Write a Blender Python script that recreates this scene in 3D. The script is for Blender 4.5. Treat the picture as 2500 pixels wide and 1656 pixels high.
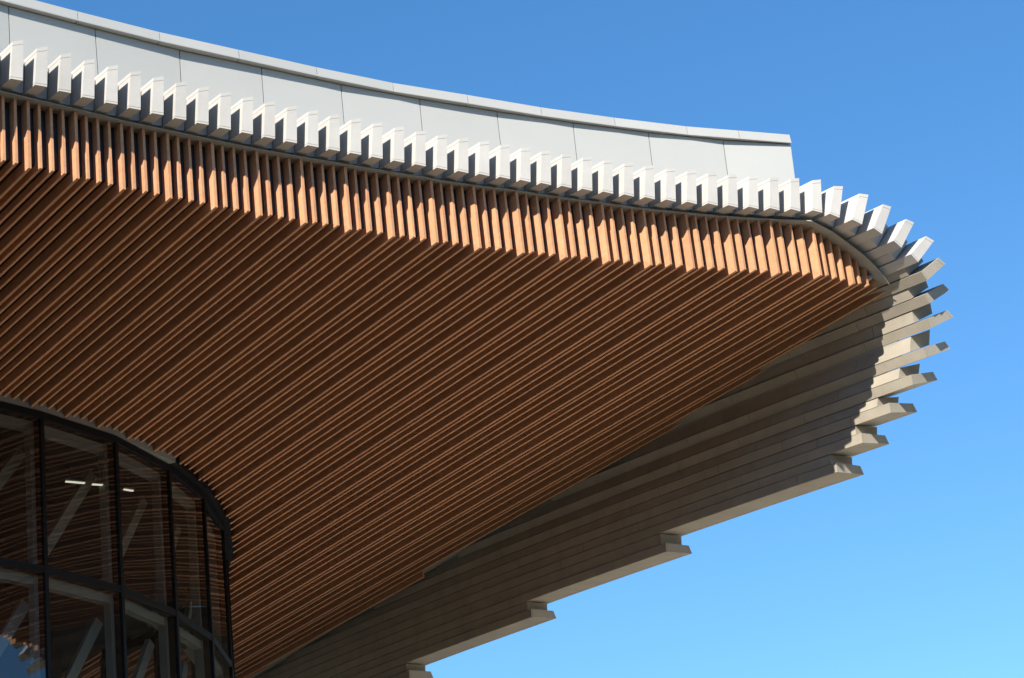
import bpy, bmesh, math, random
from mathutils import Vector, Matrix
random.seed(7)
for o in list(bpy.data.objects): bpy.data.objects.remove(o, do_unlink=True)
sc = bpy.context.scene
COL = sc.collection
EYE = 1.6                                   # eye height above the plaza; all heights below are above the eye

# ------------------------------------------------------------------ camera
cam = bpy.data.cameras.new('camera'); co = bpy.data.objects.new('camera', cam); COL.objects.link(co)
cam.sensor_width = 36.0; cam.lens = 5792.2/2500*36.0; cam.clip_end = 3000; cam.clip_start = 0.1
th, ro = math.radians(23.6), math.radians(6.665)
f_ = Vector((0, math.cos(th), math.sin(th))); u0 = Vector((0, -math.sin(th), math.cos(th))); r0 = Vector((1, 0, 0))
r_ = r0*math.cos(ro) - u0*math.sin(ro); u_ = r0*math.sin(ro) + u0*math.cos(ro)
m = Matrix((r_, u_, -f_)).transposed().to_4x4(); m.translation = Vector((0, 0, EYE))
co.matrix_world = m
sc.camera = co

# ------------------------------------------------------------------ sun, sky, exposure
SUN_EL, SUN_AZ = math.radians(34), math.radians(21.5)
sv = Vector((-math.sin(SUN_AZ)*math.cos(SUN_EL), -math.cos(SUN_AZ)*math.cos(SUN_EL), math.sin(SUN_EL)))
sl = bpy.data.lights.new('sun', 'SUN'); sl.energy = 5.0; sl.angle = math.radians(0.53); sl.color = (1.0, 0.93, 0.83)
so = bpy.data.objects.new('sun', sl); COL.objects.link(so); so.location = sv*200
so.rotation_euler = sv.to_track_quat('Z', 'Y').to_euler()
w = bpy.data.worlds.new('World'); sc.world = w; w.use_nodes = True
nt = w.node_tree; nt.nodes.clear()
sky = nt.nodes.new('ShaderNodeTexSky'); sky.sky_type = 'NISHITA'; sky.sun_disc = False
sky.sun_elevation = SUN_EL; sky.sun_rotation = math.radians(180) + SUN_AZ
sky.altitude = 300; sky.air_density = 1.0; sky.dust_density = 0.15; sky.ozone_density = 3.0
hs = nt.nodes.new('ShaderNodeHueSaturation'); hs.inputs['Saturation'].default_value = 1.24; hs.inputs['Hue'].default_value = .4985
bg = nt.nodes.new('ShaderNodeBackground'); bg.inputs[1].default_value = 0.105
ow = nt.nodes.new('ShaderNodeOutputWorld')
nt.links.new(sky.outputs[0], hs.inputs['Color']); nt.links.new(hs.outputs[0], bg.inputs[0]); nt.links.new(bg.outputs[0], ow.inputs[0])
vs = sc.view_settings; vs.view_transform = 'Standard'; vs.look = 'None'; vs.exposure = 1.0; vs.gamma = 1.0; vs.use_curve_mapping = False
sc.cycles.max_bounces = 8; sc.cycles.diffuse_bounces = 5; sc.cycles.transparent_max_bounces = 12

# ------------------------------------------------------------------ helpers
def mat(name, col, rough=.5, var=.06, scale=3.0, bump=0.0, bscale=60.0, spec=.4, stretch=None, rnd=0.0, metal=0.0):
    M = bpy.data.materials.new(name); M.use_nodes = True; t = M.node_tree; b = t.nodes['Principled BSDF']
    b.inputs['Roughness'].default_value = rough; b.inputs['Specular IOR Level'].default_value = spec; b.inputs['Metallic'].default_value = metal
    tc = t.nodes.new('ShaderNodeTexCoord'); mp = t.nodes.new('ShaderNodeMapping')
    t.links.new(tc.outputs['Object'], mp.inputs[0])
    if stretch: mp.inputs['Rotation'].default_value = (0, 0, stretch[0]); mp.inputs['Scale'].default_value = stretch[1]
    nz = t.nodes.new('ShaderNodeTexNoise'); nz.inputs['Scale'].default_value = scale; nz.inputs['Detail'].default_value = 6; nz.inputs['Roughness'].default_value = .6
    t.links.new(mp.outputs[0], nz.inputs['Vector'])
    mr = t.nodes.new('ShaderNodeMapRange'); mr.inputs['From Min'].default_value = .25; mr.inputs['From Max'].default_value = .75
    mr.inputs['To Min'].default_value = 1-var; mr.inputs['To Max'].default_value = 1+var
    t.links.new(nz.outputs['Fac'], mr.inputs['Value'])
    v = mr.outputs[0]
    if rnd:
        oi = t.nodes.new('ShaderNodeObjectInfo'); r2 = t.nodes.new('ShaderNodeMapRange')
        r2.inputs['To Min'].default_value = 1-rnd; r2.inputs['To Max'].default_value = 1+rnd
        t.links.new(oi.outputs['Random'], r2.inputs['Value'])
        mm = t.nodes.new('ShaderNodeMath'); mm.operation = 'MULTIPLY'; t.links.new(v, mm.inputs[0]); t.links.new(r2.outputs[0], mm.inputs[1]); v = mm.outputs[0]
    sm = t.nodes.new('ShaderNodeVectorMath'); sm.operation = 'SCALE'; sm.inputs[0].default_value = col
    t.links.new(v, sm.inputs['Scale']); t.links.new(sm.outputs[0], b.inputs['Base Color'])
    if bump:
        n2 = t.nodes.new('ShaderNodeTexNoise'); n2.inputs['Scale'].default_value = bscale; n2.inputs['Detail'].default_value = 4
        t.links.new(mp.outputs[0], n2.inputs['Vector'])
        bp = t.nodes.new('ShaderNodeBump'); bp.inputs['Strength'].default_value = bump; bp.inputs['Distance'].default_value = .01
        t.links.new(n2.outputs['Fac'], bp.inputs['Height']); t.links.new(bp.outputs[0], b.inputs['Normal'])
    return M
SL_AZ = math.radians(38.47)
M_WHITE = mat('white cast panel', (.43, .415, .385), .6, .07, 3.2, .2, 70, rnd=.05)
M_PLANK = mat('cream cast plank', (.32, .287, .228), .65, .13, 2.6, .25, 60, rnd=.05)
M_FASC = mat('grey metal panel', (.385, .388, .365), .42, .03, .7, .03, 20, spec=.5, rnd=.02)
M_COPE = mat('grey metal coping', (.37, .373, .352), .4, .03, .9, .03, 20, spec=.5, rnd=.03)
M_WOOD = mat('terracotta wood slat', (.51, .262, .138), .55, .14, 14.0, .2, 50, spec=.3, stretch=(-SL_AZ, (1.0, .08, 1.0)), rnd=.10)
M_BACK = mat('dark membrane', (.030, .019, .013), .9, .2, 4.0)
M_BLACK = mat('black rail', (.022, .020, .024), .6, .3, 12.0, .3, 60)
M_TRIM = mat('grey soffit trim', (.30, .30, .27), .6, .05, 2.0, .05, 40)
M_FRAME = mat('dark anodised frame', (.010, .010, .012), .6, .1, 5.0, spec=.15)
M_BAND = mat('grey closure band', (.22, .225, .22), .55, .06, 3.0)
M_STEEL = mat('pale painted steel', (.20, .20, .18), .5, .05, 2.0)
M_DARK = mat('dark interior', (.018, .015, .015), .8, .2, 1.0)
M_GROUND = mat('brown gravel and asphalt', (.065, .056, .043), .9, .2, .35, .2, 12)
M_BOUNCE = mat('pale bounce paving', (.74, .63, .48), .85, .12, .35, .2, 12)
M_SCREEN = mat('dark sky screen brick', (.09, .06, .045), .85, .15, 4.0)
M_ROOF = mat('grey roof membrane', (.35, .35, .34), .8, .1, 1.0)
def glass():
    M = bpy.data.materials.new('tinted glass'); M.use_nodes = True; t = M.node_tree; t.nodes.clear()
    tr = t.nodes.new('ShaderNodeBsdfTransparent'); tr.inputs[0].default_value = (.86, .88, .88, 1)
    gl = t.nodes.new('ShaderNodeBsdfGlossy'); gl.inputs['Roughness'].default_value = .004; gl.inputs[0].default_value = (.95, .97, 1, 1)
    tc = t.nodes.new('ShaderNodeTexCoord'); nz = t.nodes.new('ShaderNodeTexNoise'); nz.inputs['Scale'].default_value = .9; nz.inputs['Detail'].default_value = 1
    bp = t.nodes.new('ShaderNodeBump'); bp.inputs['Strength'].default_value = .05; bp.inputs['Distance'].default_value = .05
    t.links.new(tc.outputs['Object'], nz.inputs['Vector']); t.links.new(nz.outputs['Fac'], bp.inputs['Height']); t.links.new(bp.outputs[0], gl.inputs['Normal'])
    fr0 = t.nodes.new('ShaderNodeFresnel'); fr0.inputs[0].default_value = 1.95; geo = t.nodes.new('ShaderNodeNewGeometry')
    sb = t.nodes.new('ShaderNodeMath'); sb.operation = 'SUBTRACT'; sb.inputs[0].default_value = 1; t.links.new(geo.outputs['Backfacing'], sb.inputs[1])
    fr = t.nodes.new('ShaderNodeMath'); fr.operation = 'MULTIPLY'; t.links.new(fr0.outputs[0], fr.inputs[0]); t.links.new(sb.outputs[0], fr.inputs[1])
    mx = t.nodes.new('ShaderNodeMixShader'); o = t.nodes.new('ShaderNodeOutputMaterial')
    t.links.new(fr.outputs[0], mx.inputs[0]); t.links.new(tr.outputs[0], mx.inputs[1]); t.links.new(gl.outputs[0], mx.inputs[2]); t.links.new(mx.outputs[0], o.inputs[0])
    return M
M_GLASS = glass()
def lampmat():
    M = bpy.data.materials.new('fluorescent tube glow'); M.use_nodes = True; b = M.node_tree.nodes['Principled BSDF']
    b.inputs['Base Color'].default_value = (.8, .8, .7, 1); b.inputs['Emission Color'].default_value = (1, .97, .74, 1); b.inputs['Emission Strength'].default_value = .45
    return M
M_LAMP = lampmat()

class MB:
    def __init__(s): s.v = []; s.f = []
    def prism(s, a, b):
        """join two matching rings of points a and b into a closed solid"""
        n = len(a); k = len(s.v); s.v += [tuple(p) for p in a] + [tuple(p) for p in b]
        s.f.append([k+i for i in range(n)][::-1]); s.f.append([k+n+i for i in range(n)])
        for i in range(n):
            j = (i+1) % n; s.f.append([k+i, k+j, k+n+j, k+n+i])
    def slab(s, poly, z0, z1):
        s.prism([Vector((p[0], p[1], z0)) for p in poly], [Vector((p[0], p[1], z1)) for p in poly])
    def box(s, c, ax, ay, az):
        c = Vector(c); ax = Vector(ax); ay = Vector(ay); az = Vector(az)
        s.prism([c-ax-ay-az, c+ax-ay-az, c+ax+ay-az, c-ax+ay-az], [c-ax-ay+az, c+ax-ay+az, c+ax+ay+az, c-ax+ay+az])
    def bar(s, p, q, w, h):
        p = Vector(p); q = Vector(q); d = (q-p); L = d.length; d.normalize()
        side = d.cross(Vector((0, 0, 1)))
        if side.length < 1e-3: side = Vector((1, 0, 0))
        side.normalize(); up = side.cross(d).normalized()
        s.box((p+q)/2, d*L/2, side*w/2, up*h/2)
    def build(s, name, m, parent=None):
        me = bpy.data.meshes.new(name); me.from_pydata([(x, y, z+EYE) for x, y, z in s.v], [], s.f); me.update()
        bm = bmesh.new(); bm.from_mesh(me); bmesh.ops.recalc_face_normals(bm, faces=bm.faces); bm.to_mesh(me); bm.free()
        me.materials.append(m); o = bpy.data.objects.new(name, me); COL.objects.link(o)
        if parent: o.parent = parent
        return o
def tag(o, label=None, cat=None, group=None, kind=None):
    if label: o['label'] = label
    if cat: o['category'] = cat
    if group: o['group'] = group
    if kind: o['kind'] = kind
    return o
def empty(name, loc=(0, 0, 0)):
    o = bpy.data.objects.new(name, None); COL.objects.link(o); o.location = loc; return o
def interp(x, T):
    if x <= T[0][0]: return T[0][1]
    for (a, b), (c, d) in zip(T, T[1:]):
        if x <= c: return b+(d-b)*(x-a)/(c-a)
    return T[-1][1]

# ------------------------------------------------------------------ surveyed geometry, metres from the eye
FRONT = [(-5.252, 22.977, 13.92), (-5.021, 23.171, 13.92), (-4.792, 23.364, 13.92), (-4.563, 23.555, 13.92), (-4.332, 23.743, 13.92), (-4.1, 23.926, 13.92), (-3.865, 24.106, 13.92), (-3.629, 24.282, 13.92), (-3.393, 24.456, 13.92), (-3.156, 24.631, 13.92), (-2.917, 24.805, 13.92), (-2.675, 24.978, 13.92), (-2.433, 25.147, 13.92), (-2.191, 25.311, 13.92), (-1.948, 25.469, 13.92), (-1.703, 25.627, 13.92), (-1.453, 25.789, 13.92), (-1.2, 25.954, 13.92), (-0.945, 26.116, 13.92), (-0.688, 26.273, 13.92), (-0.43, 26.423, 13.92), (-0.173, 26.569, 13.92), (0.083, 26.715, 13.92), (0.339, 26.863, 13.92), (0.597, 27.013, 13.92), (0.858, 27.161, 13.92), (1.124, 27.31, 13.92), (1.393, 27.46, 13.92), (1.665, 27.611, 13.92), (1.941, 27.758, 13.92), (2.22, 27.901, 13.92), (2.5, 28.037, 13.92), (2.782, 28.158, 13.92), (3.057, 28.282, 13.92), (3.338, 28.393, 13.917), (3.619, 28.466, 13.896), (3.897, 28.497, 13.861), (4.183, 28.507, 13.809)]
NOSE = [((4.407, 28.549, 13.75), (0.182, -0.047), (0.288, 0.449), (0.12, 0.43)), ((4.699, 28.6, 13.65), (0.175, -0.055), (0.339, 0.413), (0.167, 0.411)), ((4.969, 28.67, 13.523), (0.154, -0.085), (0.382, 0.36), (0.217, 0.385)), ((5.22, 28.777, 13.351), (0.143, -0.093), (0.415, 0.337), (0.258, 0.368)), ((5.429, 28.859, 13.163), (0.126, -0.106), (0.46, 0.265), (0.309, 0.319)), ((5.547, 28.999, 12.955), (0.1, -0.125), (0.481, 0.175), (0.342, 0.245)), ((5.57, 29.211, 12.708), (0.074, -0.119), (0.486, 0.132), (0.362, 0.215)), ((5.573, 29.36, 12.419), (0.069, -0.111), (0.504, 0.1), (0.384, 0.187)), ((5.479, 29.52, 12.072), (0.039, -0.122), (0.506, 0.053), (0.404, 0.153)), ((5.294, 29.777, 11.807), (0.017, -0.124), (0.479, -0.007), (0.388, 0.096)), ((5.0, 30.184, 11.596), (0.012, -0.132), (0.514, -0.065), (0.437, 0.046)), ((4.63, 30.695, 11.396), (-0.001, -0.135), (0.504, -0.095), (0.435, 0.022)), ((4.287, 31.171, 11.183), (-0.004, -0.126), (0.487, -0.128), (0.434, -0.007)), ((1.961, 34.39, 11.37), (0.002, -0.115), (0.496, -0.126), (0.441, -0.007)), ((-0.202, 37.384, 11.503), (-0.006, -0.134), (0.496, -0.13), (0.443, -0.014)), ((-2.472, 40.526, 11.617), (-0.003, -0.138), (0.499, -0.115), (0.446, -0.0))]
RIM = [(10.549, 21.547), (11.143, 21.548), (11.755, 21.567), (12.352, 21.543), (12.95, 21.528), (13.542, 21.496), (14.141, 21.443), (14.724, 21.377), (15.322, 21.321), (15.903, 21.239), (16.493, 21.152), (17.083, 21.04), (17.679, 20.923), (18.263, 20.787), (18.858, 20.662), (19.449, 20.506), (20.046, 20.347), (20.636, 20.161), (21.248, 19.972), (21.852, 19.982), (22.492, 20.011)]
NOSE_LIP = [(4.164, 28.684, 13.736), (4.465, 28.873, 13.613), (4.671, 29.035, 13.488), (4.87, 29.158, 13.344), (5.064, 29.299, 13.15), (5.166, 29.404, 12.997)]
COP = [(-5.583, 23.981), (-5.062, 24.433), (-3.918, 25.305), (-3.033, 25.935), (-2.111, 26.586), (-1.18, 27.213), (-0.236, 27.785), (0.747, 28.372), (1.749, 28.882), (2.758, 29.371), (3.502, 29.661), (4.256, 29.968)]
COP_JOINT = [(-4.798, 24.615), (-3.922, 25.299), (-3.028, 25.936), (-2.116, 26.585), (-1.18, 27.213), (-0.228, 27.758), (0.743, 28.331), (1.744, 28.863), (2.757, 29.359), (3.502, 29.661), (4.253, 29.968)]
FASCIA = [((-5.507, 24.091), (-5.496, 24.099)), ((-4.618, 24.809), (-4.588, 24.833)), ((-3.707, 25.527), (-3.713, 25.523)), ((-2.77, 26.176), (-2.771, 26.176)), ((-1.825, 26.834), (-1.827, 26.833)), ((-0.847, 27.451), (-0.862, 27.442)), ((0.152, 28.029), (0.154, 28.031)), ((1.17, 28.592), (1.145, 28.579)), ((2.211, 29.124), (2.185, 29.112)), ((3.273, 29.605), (3.24, 29.592)), ((4.256, 29.968), (4.198, 29.947))]
HEAD = [(-6.614, 30.285), (-5.817, 31.474), (-5.292, 32.828), (-4.999, 34.191), (-4.941, 35.703)]
LIGHTS = [((-6.76, 32.479, 12.75), (-6.508, 32.634, 12.75)), ((-6.417, 32.719, 12.75), (-6.252, 32.81, 12.75)), ((-6.016, 33.07, 12.75), (-5.897, 33.183, 12.75))]
AXIS = ((-0.581, 0.804, 0.132), (0.811, 0.586, -0.0), (-0.586, 0.811, 0.0), (0.077, -0.107, 0.991), (3.681, 31.754, 13.0), 21.729)
AX, NN, EE, GG, A0, UW = Vector(AXIS[0]), Vector(AXIS[1]), Vector(AXIS[2]), Vector(AXIS[3]), Vector(AXIS[4]), AXIS[5]
N1 = Vector((math.cos(SL_AZ), math.sin(SL_AZ), 0)); D1 = Vector((-math.sin(SL_AZ), math.cos(SL_AZ), 0))
def sd(s, d, z=0.0): return N1*s + D1*d + Vector((0, 0, z))

# ------------------------------------------------------------------ ground
g = MB(); g.slab([(-900, -600), (900, -600), (900, 1200), (-900, 1200)], -EYE-.3, -EYE)
tag(g.build('ground', M_GROUND), 'dark ground around the building', kind='structure')
g = MB(); g.slab([tuple(N1*s_+D1*d_)[:2] for s_, d_ in [(18, 13), (44, 8), (46, 44), (26, 42), (22.5, 34), (18, 28)]], -EYE+.004, -EYE+.05)  # unseen pale sheet, its outline shaped to bounce sunlight onto the slat undersides
tag(g.build('bounce_paving', M_BOUNCE), 'pale bounce paving under and beside the canopy, unseen, added to bounce sunlight upward', kind='structure')

B = empty('building', (0, 30, 0))
tag(B, 'building with sweeping timber slatted canopy, white fins along the rim and curved glass wall', 'building')
B_inv = Matrix.Translation((0, -30, 0))
_obj_build = MB.build
def part(mb, name, m, parent=None):
    o = mb.build(name, m)
    o.parent = parent or B
    if parent is None: o.matrix_parent_inverse = B_inv
    return o

# ------------------------------------------------------------------ slatted soffit
def rim(s):
    if s < RIM[0][0]: return RIM[0][1] - .012*(RIM[0][0]-s)**1.6
    return interp(s, RIM)
TOP = [(0, 13.878), (17, 13.876), (18.86, 13.81), (20.05, 13.792), (21.25, 13.791), (21.85, 13.60), (22.49, 13.224), (23, 13.2)]
GL = [(-10.3, 25.75), (-9.25, 26.8), (-8.3, 27.95), (-7.545, 29.213)] + list(HEAD) + [(-5.11, 37.15), (-5.48, 38.6), (-6.1, 39.95), (-6.95, 41.1), (-8.1, 42.0)]
GSD = [(Vector((x, y, 0)).dot(N1), Vector((x, y, 0)).dot(D1)) for x, y in GL[:11]]
def slat_s(k):
    if k <= 72: return 10.551 + .1486*k
    return 21.251 + .1545*(k-72)
START = {81: 20.28, 82: 22.6, 83: 24.65, 84: 32.3, 85: 38.0, 86: 43.5}
def slat(k, mb_run, mb_ret):
    big = k % 4 == 0; s1 = slat_s(k); s0 = s1 - (.038 if big else .034)
    zb = 13.0 if big else 13.046
    df = rim(s1) + (0 if big else .028)
    if k > 80: df = START[k]
    de = 48.0
    if s1 < GSD[-1][0]: de = interp(s1, GSD) + .06
    dp = .165
    if k <= 80:
        zt = interp(s1, TOP) + .004
        run = [(df, zb), (df+dp, 13.147), (de, 13.147), (de, zb)]
        ret = [(df, zb+.002), (df, zt), (df+dp, zt), (df+dp, 13.149)]
        mb_ret.prism([sd(s0, d, z) for d, z in ret], [sd(s1, d, z) for d, z in ret])
    else:
        run = [(df, zb), (df, 13.147), (de, 13.147), (de, zb)]
    mb_run.prism([sd(s0, d, z) for d, z in run], [sd(s1, d, z) for d, z in run])
for k in range(-2, 87):
    a, b = MB(), MB(); slat(k, a, b)
    o = part(a, 'wood_slat', M_WOOD)
    if b.v: part(b, 'slat_return', M_WOOD, o)
a = MB()
for k in range(-46, -2): slat(k, a, a)
tag(part(a, 'wood_slat', M_WOOD), kind='stuff')

# soffit board above the slats, its upstand behind the returns, and the lip over them
edge = [(22.50, 20.2), (22.66, 20.3), (22.66, 22.6), (22.815, 22.6), (22.815, 24.65), (22.97, 24.65), (22.97, 32.3), (23.12, 32.3), (23.12, 38.0), (23.28, 38.0), (23.28, 48)]
ss = [3.5 + .5*i for i in range(38)]
poly = [(s, rim(s)+.16) for s in ss if s < 22.4] + edge + [(3.5, 48)]
a = MB(); a.slab([tuple(sd(s, d))[:2] for s, d in poly], 13.14, 13.22); part(a, 'soffit_board', M_BACK)
a = MB()
for s in [3.5+.25*i for i in range(76)]:
    s2 = s+.25
    a.prism([sd(s, rim(s)+.15, 13.1405), sd(s2, rim(s2)+.15, 13.1405), sd(s2, rim(s2)+.15, interp(s2, TOP)-.001), sd(s, rim(s)+.15, interp(s, TOP)-.001)],
            [sd(s, rim(s)+.20, 13.1405), sd(s2, rim(s2)+.20, 13.1405), sd(s2, rim(s2)+.20, interp(s2, TOP)-.001), sd(s, rim(s)+.20, interp(s, TOP)-.001)])
part(a, 'rim_backing', M_BLACK)
lip = []
for i in range(70):
    s = 3.5 + .25*i
    if s > 20.8: break
    z = interp(s, TOP); lip.append((sd(s, rim(s)-(.045 if s < 16 else .02), z), sd(s, rim(s)+.25, z+.003)))
for p in NOSE_LIP:
    p = Vector(p); s = p.dot(N1); lip.append((p, sd(s, rim(s)+.25, interp(s, TOP)+.003)))
a = MB(); up = Vector((0, 0, .014))
for (p, q), (p2, q2) in zip(lip, lip[1:]):
    a.prism([p, p2, q2, q], [p+up, p2+up, q2+up, q+up])
part(a, 'rim_lip', M_TRIM)
ew = [(-2.6, -.42), (-1.8, -.27), (-.5, -.06), (.3, .04), (18, .08)]
poly = [A0 + EE*s + NN*(UW+u-A0.dot(NN)) for s, u in ew] + [A0 + EE*s + NN*(UW-1.15-A0.dot(NN)) for s in (18, -1.9)]
a = MB(); a.slab([tuple(p)[:2] for p in poly], 13.156, 13.20); part(a, 'edge_board', M_TRIM)

# ------------------------------------------------------------------ rim fins and wall planks
def se(p): return (p-A0).dot(EE)
def rise(s0, s1, straight):
    return .132*(s1-s0) if straight else .1323*(s1-s0) - .0017*(s1*s1-s0*s0)
def along(p, s1, straight=False):
    s0 = se(p); return p + EE*(s1-s0) + Vector((0, 0, rise(s0, s1, straight)))
def off(p, q): return p + NN*q[0] + GG*q[1]
LONG = []
def section(phi, xb, xr, xl, th=.139, hi=.455, ho=.500, tt=.119):
    """corners in (NN, GG, forward offset): a fin or plank turned phi degrees round the edge of the roof"""
    xr = xb*.86+xl*1.1; ph = math.radians(phi); t = (math.cos(ph), -math.sin(ph)); v = (math.sin(ph), math.cos(ph))
    return (t[0]*th, t[1]*th, xb), (t[0]*tt+v[0]*ho, t[1]*tt+v[1]*ho, xr), (v[0]*hi, v[1]*hi, xl)
PHI = [(0, 1.5), (14, 4.0), (20, 6.3), (37, 8.5)]
XB = [(0, -.02), (20, -.03), (37, -.034)]; XL = [(0, .0), (20, .03), (37, .03)]
ext = [Vector(FRONT[0]) + (Vector(FRONT[0])-Vector(FRONT[3]))/3*i + Vector((.002, -.004, 0))*i*i for i in range(16, 0, -1)]
for i, p in enumerate(ext + [Vector(q) for q in FRONT]):
    j = max(0, i-16)
    if i > 16 and i < 16+37: p = p*min(1.0, (interp(p.dot(N1)+.1, TOP)+.032)/p.z)      # the rim fins follow the lip below them
    LONG.append((p,) + section(interp(j, PHI), interp(j, XB), 0, interp(j, XL)) + (True,))
TURN = [(18.2, -.036, -.021, .022), (24.4, -.039, -.025, .018), (31.0, -.022, -.015, .021), (37.2, -.019, -.022, .006), (45.8, -.019, -.019, .008), (54.5, -.013, .001, .021),
        (60.3, -.005, .009, .019), (65.2, -.005, 0, .01), (70.2, .005, .007, .006), (76.5, .01, .02, .02)] + [(a_, 0, 0, 0) for a_ in (84, 87.5, 90, 90, 90, 90)]
for i, (q, tn) in enumerate(zip(NOSE, TURN)):
    LONG.append((Vector(q[0]),) + section(*tn, th=.143 if i < 6 else .137, hi=.45 if i < 6 else .443) + (i < 5,))
q, q2 = LONG[-1][0], LONG[-2][0]
LONG.append((q + (q-q2) + Vector((0, 0, .02)),) + LONG[-1][1:])
def lerp2(a, b, t): return tuple(x+(y-x)*t for x, y in zip(a, b))
def seg_ends(s0, s1, plank):
    if not plank: return [(s0, s1)]
    out = []; s = s0; L = 1.45*random.uniform(.5, 1.2)
    while s < s1:
        e = min(s1, s+L)
        if s1-e < .4: e = s1
        out.append((s, e-(.007 if e < s1 else 0))); s = e; L = 1.46
    return out
def blade(mb, p, sec, s1, straight, plank, seams=True):
    """sec: inner-near, inner-far, outer-far, outer-near corners in (NN, GG)"""
    a, b, c, d = sec
    rings = []
    if seams:
        h = lambda t0, t1, ins: [lerp2(lerp2(a, d, t0), lerp2(b, c, t0), ins), lerp2(lerp2(a, d, t0), lerp2(b, c, t0), 1-ins), lerp2(lerp2(a, d, t1), lerp2(b, c, t1), 1-ins), lerp2(lerp2(a, d, t1), lerp2(b, c, t1), ins)]
        rings = [(h(0, .048, 0), 0), (h(.058, .89, 0), 0), (h(.90, 1, 0), 0), (h(.02, .98, .045), .006)]
    else: rings = [([a, b, c, d], 0)]
    s0 = se(p)
    for (u, v) in seg_ends(s0, s1, plank):
        for ring, ins in rings:
            base = off(p, (0, 0))
            n = max(1, int((v-u)/4)); pts = [u + (v-u)*i/n for i in range(n+1)]
            pts[0] += ins
            prev = None
            for i, s in enumerate(pts):
                q = along(p, s, straight); R = [off(q, r) for r in ring]
                if u == s0 and i == 0:           # first cut square to the run
                    R = [r - AX*((r-q).dot(AX)-rr[2]) for r, rr in zip(R, ring)]
                if prev: mb.prism(prev, R)
                prev = R
def end_s(p, top, straight, long_run):
    """how far a blade runs back: short above the soffit, else until it meets the soffit board"""
    s0 = se(p)
    if straight: return s0 + long_run
    s = s0
    while s < 18 and along(p, s).z + top < 13.19: s += .02
    return max(s, s0+.6)
stuff = MB()
for j, (p, w_, tr, tl, st) in enumerate(LONG):
    mb = MB(); s1 = end_s(p, 0, st, 3.2); plank = not st
    fin_m = M_WHITE if st else M_PLANK
    tgt = stuff if j < 15 else mb
    blade(tgt, p, [(0, 0, 0), w_, tr, tl], s1, st, plank)
    if tgt is mb: fin = part(mb, 'rim_fin' if st or s1 - se(p) < 3 else 'wall_plank', fin_m)
    if j+1 < len(LONG):
        p2, w2, tr2, tl2, st2 = LONG[j+1]
        S = (.32 if j < 46 else .24) if j < 64 else .11
        s2 = max(se(p2), se(p))
        q = along(off(p, w_), s2, st and st2); D = along(p2, s2, st and st2)-q; Dn, Dg = D.dot(NN), D.dot(GG)
        L = math.hypot(Dn, Dg); Dn, Dg = Dn/L, Dg/L
        va = Vector((tl[0]+tl2[0], tl[1]+tl2[1])).normalized()
        q0 = along(q, s2+S, st and st2); q0 = off(q0, (Dn*.010+va[0]*.014, Dg*.010+va[1]*.014)); L -= .021
        sec = [(0, 0, 0), (Dn*L, Dg*L, 0), (Dn*L+va[0]*.40, Dg*L+va[1]*.40, 0), (va[0]*.40, va[1]*.40, 0)]
        e1 = end_s(q0, 0, st and st2, 3.0)
        mb = MB(); tgt = stuff if j < 15 else mb
        if e1 > s2+S+.05:
            blade(tgt, q0, sec, e1, st and st2, plank, False)
            if tgt is mb: part(mb, 'infill_fin' if st2 or e1-s2 < 3 else 'infill_plank', M_WHITE if st2 else M_PLANK)
tag(part(stuff, 'rim_fin', M_WHITE), kind='stuff')
# sheathing inside the fins and backing sheet inside the planks
a, c = MB(), MB()
for (p, w_, tr, tl, st), (p2, w2, tr2, tl2, st2) in zip(LONG, LONG[1:]):
    v1 = Vector((tl[0], tl[1])).normalized(); v2 = Vector((tl2[0], tl2[1])).normalized()
    n = 4 if st2 else 16; b0 = max(se(p), se(p2))+.5 if st2 or not st else max(se(p), se(p2))+.5
    b0 = max(b0, se(p)+.5); L1 = b0+3.0 if st else 18
    L2 = b0+3.0 if st2 else 18
    rows = []
    for i in range(n+1):
        t = i/n
        x1 = along(off(p, v1*.06), b0+(L1-b0)*t*t, st); x2 = along(off(p2, v2*.06), (b0 if st2 else min(b0, se(p2)+.5))+(L2-b0)*t*t, st2)
        if not st: x1.z = min(x1.z, 13.16)
        if not st2: x2.z = min(x2.z, 13.159)
        rows.append((x1, x2))
    o1 = NN*v1[0]*.03+GG*v1[1]*.03; o2 = NN*v2[0]*.03+GG*v2[1]*.03
    for (x1, x2), (y1, y2) in zip(rows, rows[1:]):
        (a if st else c).prism([x1, x2, y2, y1], [x1+o1, x2+o2, y2+o2, y1+o1])
part(a, 'roof_sheathing', M_BLACK); part(c, 'wall_backing', M_TRIM)

# ------------------------------------------------------------------ parapet: fascia panels and coping
def lerpv(a, b, t): return a+(b-a)*t
F = [((-7.5, 22.2), (-7.49, 22.2)), ((-6.45, 23.2), (-6.44, 23.21))] + list(FASCIA)
F = [(Vector((a[0], a[1], 15.585)), Vector((b[0], b[1], 14.15))) for a, b in F]
for (t0, b0), (t1, b1) in zip(F, F[1:]):
    d = (t1-t0).normalized(); n = Vector((d.y, -d.x, 0)); g_ = d*.006
    if n.y > 0: n = -n
    a = MB(); a.prism([b0+g_, b1-g_, t1-g_, t0+g_], [b0+g_-n*.03, b1-g_-n*.03, t1-g_-n*.03, t0+g_-n*.03]); part(a, 'fascia_panel', M_FASC)
a = MB()
for (t0, b0), (t1, b1) in zip(F, F[1:]):
    d = (t1-t0).normalized(); n = Vector((d.y, -d.x, 0)); n = -n if n.y > 0 else n
    a.prism([b0-n*.05, b1-n*.05, t1-n*.05, t0-n*.05], [b0-n*.2, b1-n*.2, t1-n*.2, t0-n*.2])
t, b = F[-1]; bk = EE*4
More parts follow.
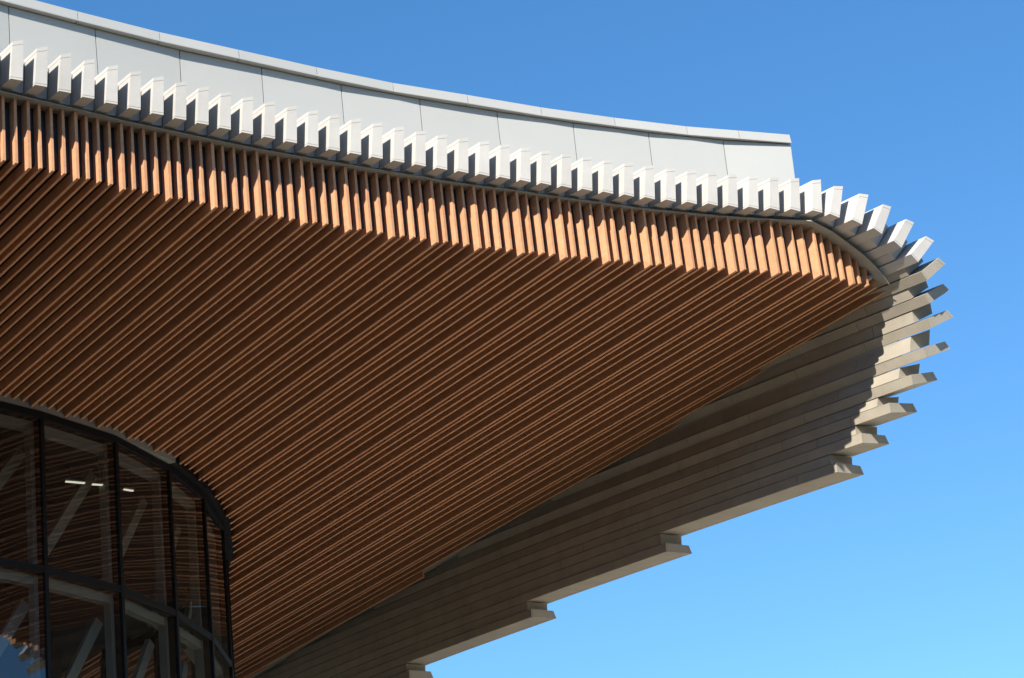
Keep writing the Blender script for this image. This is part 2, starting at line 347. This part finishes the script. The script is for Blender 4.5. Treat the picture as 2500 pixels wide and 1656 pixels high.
bf = EE*.05; a.prism([b+bf, b+bk, t+bk, t+bf], [b+bf-NN*.15, b+bk-NN*.15, t+bk-NN*.15, t+bf-NN*.15])
part(a, 'parapet_wall', M_FASC)
C = [(-7.5, 22.19), (-6.4, 23.22)] + [COP[0]] + list(COP_JOINT)
C = [Vector((x, y, 0)) for x, y in C]; C[2:3] = [Vector((-5.62, 23.95, 0))]
hull = [Vector((x, y, 0)) for x, y in COP]
for c0, c1 in zip(C, C[1:]):
    d = (c1-c0).normalized(); n = Vector((d.y, -d.x, 0)); n = -n if n.y > 0 else n
    z0, z1 = Vector((0, 0, 15.60)), Vector((0, 0, 15.733)); g_ = d*.005
    a = MB(); o_ = n*.035
    a.prism([c0+g_+o_+z0, c1-g_+o_+z0, c1-g_+o_*.6+z1, c0+g_+o_*.6+z1], [c0+g_-n*.28+z0, c1-g_-n*.28+z0, c1-g_-n*.28+z1, c0+g_-n*.28+z1])
    a.prism([c0+g_+o_*1.25+z0-Vector((0, 0, .012)), c1-g_+o_*1.25+z0-Vector((0, 0, .012)), c1-g_+o_*1.25+z0+Vector((0, 0, .006)), c0+g_+o_*1.25+z0+Vector((0, 0, .006))],
            [c0+g_+o_*.5+z0-Vector((0, 0, .012)), c1-g_+o_*.5+z0-Vector((0, 0, .012)), c1-g_+o_*.5+z0+Vector((0, 0, .006)), c0+g_+o_*.5+z0+Vector((0, 0, .006))])
    part(a, 'coping', M_COPE)
poly = [tuple(t)[:2] for t, b in F] + [tuple(F[-1][0]+EE*30)[:2], tuple(F[0][0]+EE*30)[:2]]
poly = [(Vector((x, y))+Vector((EE.x, EE.y))*.25)[:] for x, y in poly]
a = MB(); a.slab(poly, 15.2, 15.3); part(a, 'roof_deck', M_ROOF)

# ------------------------------------------------------------------ curtain wall
ZH, ZT, ZB = 12.90, 10.65, -EYE
W = [Vector((x, y, 0)) for x, y in GL]
# offset inward direction at each mullion (away from the camera side)
def inward(i):
    t = (W[min(i+1, len(W)-1)] - W[max(i-1, 0)]).normalized(); return Vector((-t.y, t.x, 0))
INW = [inward(i) for i in range(len(W))]
z = lambda v: Vector((0, 0, v))
for i, p in enumerate(W):
    n = INW[i]; t = Vector((n.y, -n.x, 0))
    a = MB(); a.box(p+n*.05+z((ZH+ZB)/2), t*.03, n*.075, z((ZH-ZB)/2)); part(a, 'mullion', M_FRAME)
rows = [(ZT+.045, ZH-.04), (8.25, ZT-.045), (5.85, 8.16), (3.45, 5.76), (1.05, 3.36), (ZB, .96)]
for i in range(len(W)-1):
    p, q = W[i], W[i+1]; t = (q-p).normalized(); n = Vector((-t.y, t.x, 0))
    p1, q1 = p+t*.028, q-t*.028
    for r, (z0, z1) in enumerate(rows):
        a = MB(); a.prism([p1+z(z0), q1+z(z0), q1+z(z1), p1+z(z1)], [p1+n*.012+z(z0), q1+n*.012+z(z0), q1+n*.012+z(z1), p1+n*.012+z(z1)])
        part(a, 'window_pane', M_GLASS)
    for zc in (ZT, 8.205, 5.805, 3.405, 1.005):
        a = MB(); a.box((p+q)/2+n*.04+z(zc), (q1-p1)/2, n*.06, z(.05)); part(a, 'transom', M_FRAME)
    a = MB(); a.box((p+q)/2+n*.04+z(12.905), (q-p)/2, n*.07, z(.048)); part(a, 'head_frame', M_FRAME)
    # closure band up to the soffit
    oa, ob = (.012 if i < 6 else .12), (.012 if i < 5 else .12)
    a = MB(); a.prism([p-INW[i]*oa+z(12.972), q-INW[i+1]*ob+z(12.972), q+INW[i+1]*.1+z(12.972), p+INW[i]*.1+z(12.972)],
                      [p-INW[i]*oa+z(13.139), q-INW[i+1]*ob+z(13.139), q+INW[i+1]*.1+z(13.139), p+INW[i]*.1+z(13.139)]); part(a, 'closure_band', M_BAND if i < 6 else M_FRAME)  # right bays coloured dark to stand for the band's unlit side
# steel frame standing behind the glass
for i in range(2, 11):
    p = W[i]; n = INW[i]; t = Vector((n.y, -n.x, 0)); c = p+n*.19
    a = MB(); a.box(c+z((12.75+ZB)/2), t*.095, n*.06, z((12.75-ZB)/2)); part(a, 'steel_column', M_STEEL)
    if i+1 < 11:
        c2 = W[i+1]+INW[i+1]*.19
        for zz, hh in ((12.785, .13), (10.53, .13), (8.08, .13)):
            a = MB(); a.bar(c+z(zz), c2+z(zz), .12, hh); part(a, 'steel_beam', M_STEEL)
        a = MB(); a.bar(c+INW[i]*.3+z(10.75), c2+INW[i+1]*.3+z(10.75), .06, .22); part(a, 'floor_edge', M_STEEL)
        for z0, z1 in ((10.6, 12.5), (8.1, 10.3)):
            a = MB(); a.bar(c+INW[i]*.25+z(z0), c2+INW[i+1]*.25+z(z1), .08, .15); part(a, 'steel_brace', M_STEEL)
# interior shell
inner = [Vector(v) for v in ((-18, 29, 0), (-11.2, 31.6, 0), (-9.0, 36.6, 0), (-8.8, 41.4, 0))]
a = MB()
for p, q in zip(inner, inner[1:]):
    d = (q-p).normalized(); n = Vector((-d.y, d.x, 0))
    a.prism([p+z(ZB), q+z(ZB), q+z(13.13), p+z(13.13)], [p+n*.2+z(ZB), q+n*.2+z(ZB), q+n*.2+z(13.13), p+n*.2+z(13.13)])
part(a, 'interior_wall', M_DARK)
ip = [tuple(W[i]+INW[i]*.25)[:2] for i in range(len(W))] + [(-14, 44), (-14, 28)]
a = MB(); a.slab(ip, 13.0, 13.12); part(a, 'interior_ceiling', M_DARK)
ip = [tuple(W[i]+INW[i]*.75)[:2] for i in range(len(W))] + [(-14, 44), (-14, 28)]
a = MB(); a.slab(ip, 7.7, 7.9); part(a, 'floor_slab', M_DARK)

# ------------------------------------------------------------------ lights hanging inside
lab = ['long lit tube light hanging inside the glass wall, leftmost of the three', 'short lit tube light hanging between the long one and the mullion to its right', 'dim small tube light hanging behind the third pane of the glass wall']
for (p, q), lb in zip(LIGHTS, lab):
    lam = {'long': .956, 'shor': .960, 'dim ': .967}[lb[:4]]; p, q = Vector(p)*lam, Vector(q)*lam; r = empty('ceiling_light', (p+q)/2+z(EYE)); inv = Matrix.Translation(-((p+q)/2+z(EYE)))
    tag(r, lb, 'light', 'tube lights inside the glass wall')
    a = MB(); a.bar(p+z(.02), q+z(.02), .05, .02); o = a.build('housing', M_STEEL, r); o.matrix_parent_inverse = inv
    a = MB(); a.bar(p, q, .035, .014); o = a.build('tube', M_LAMP, r); o.matrix_parent_inverse = inv
    for t in (.2, .8):
        c = p.lerp(q, t); a = MB(); a.box(c+z(.15), (.004, 0, 0), (0, .004, 0), (0, 0, .11)); o = a.build('hanger', M_FRAME, r); o.matrix_parent_inverse = inv

# ------------------------------------------------------------------ unseen blocks added to cut low sky light, behind and beside the camera
def block(poly, h, label):
    r = empty('sky_screen_block', (sum(p[0] for p in poly)/len(poly), sum(p[1] for p in poly)/len(poly), 0)); inv = Matrix.Translation(-r.location)
    tag(r, label, 'building', 'added sky-screening blocks around the plaza')
    a = MB(); a.slab(poly, -EYE, h); o = a.build('wall', M_SCREEN, r); o.matrix_parent_inverse = inv
    cx, cy = r.location.x, r.location.y
    a = MB(); a.slab([(cx+(x-cx)*1.02, cy+(y-cy)*1.02) for x, y in poly], h+.002, h+.6); o = a.build('roof', M_ROOF, r); o.matrix_parent_inverse = inv
    a = MB()
    for (x0, y0), (x1, y1) in zip(poly, poly[1:]+poly[:1]):
        d = Vector((x1-x0, y1-y0, 0)); L = d.length; d.normalize(); n = Vector((d.y, -d.x, 0)); k = int(L/4)
        for i in range(k):
            for f in range(int((h+EYE)/3.6)):
                c = Vector((x0, y0, 0)) + d*(L*(i+.5)/k) + z(-EYE+2.1+3.6*f)
                a.box(c, d*1.1, n*.03, z(.9))
    o = a.build('window_band', M_FRAME, r); o.matrix_parent_inverse = inv
block([(-48, -45), (-34, -45), (-34, 24), (-48, 24)], 24, 'dark block added left of the camera to screen low sky, outside the frame')
block([(-30, -75), (70, -75), (70, -58), (-30, -58)], 22, 'wide dark block added behind the camera to screen low sky, outside the frame')
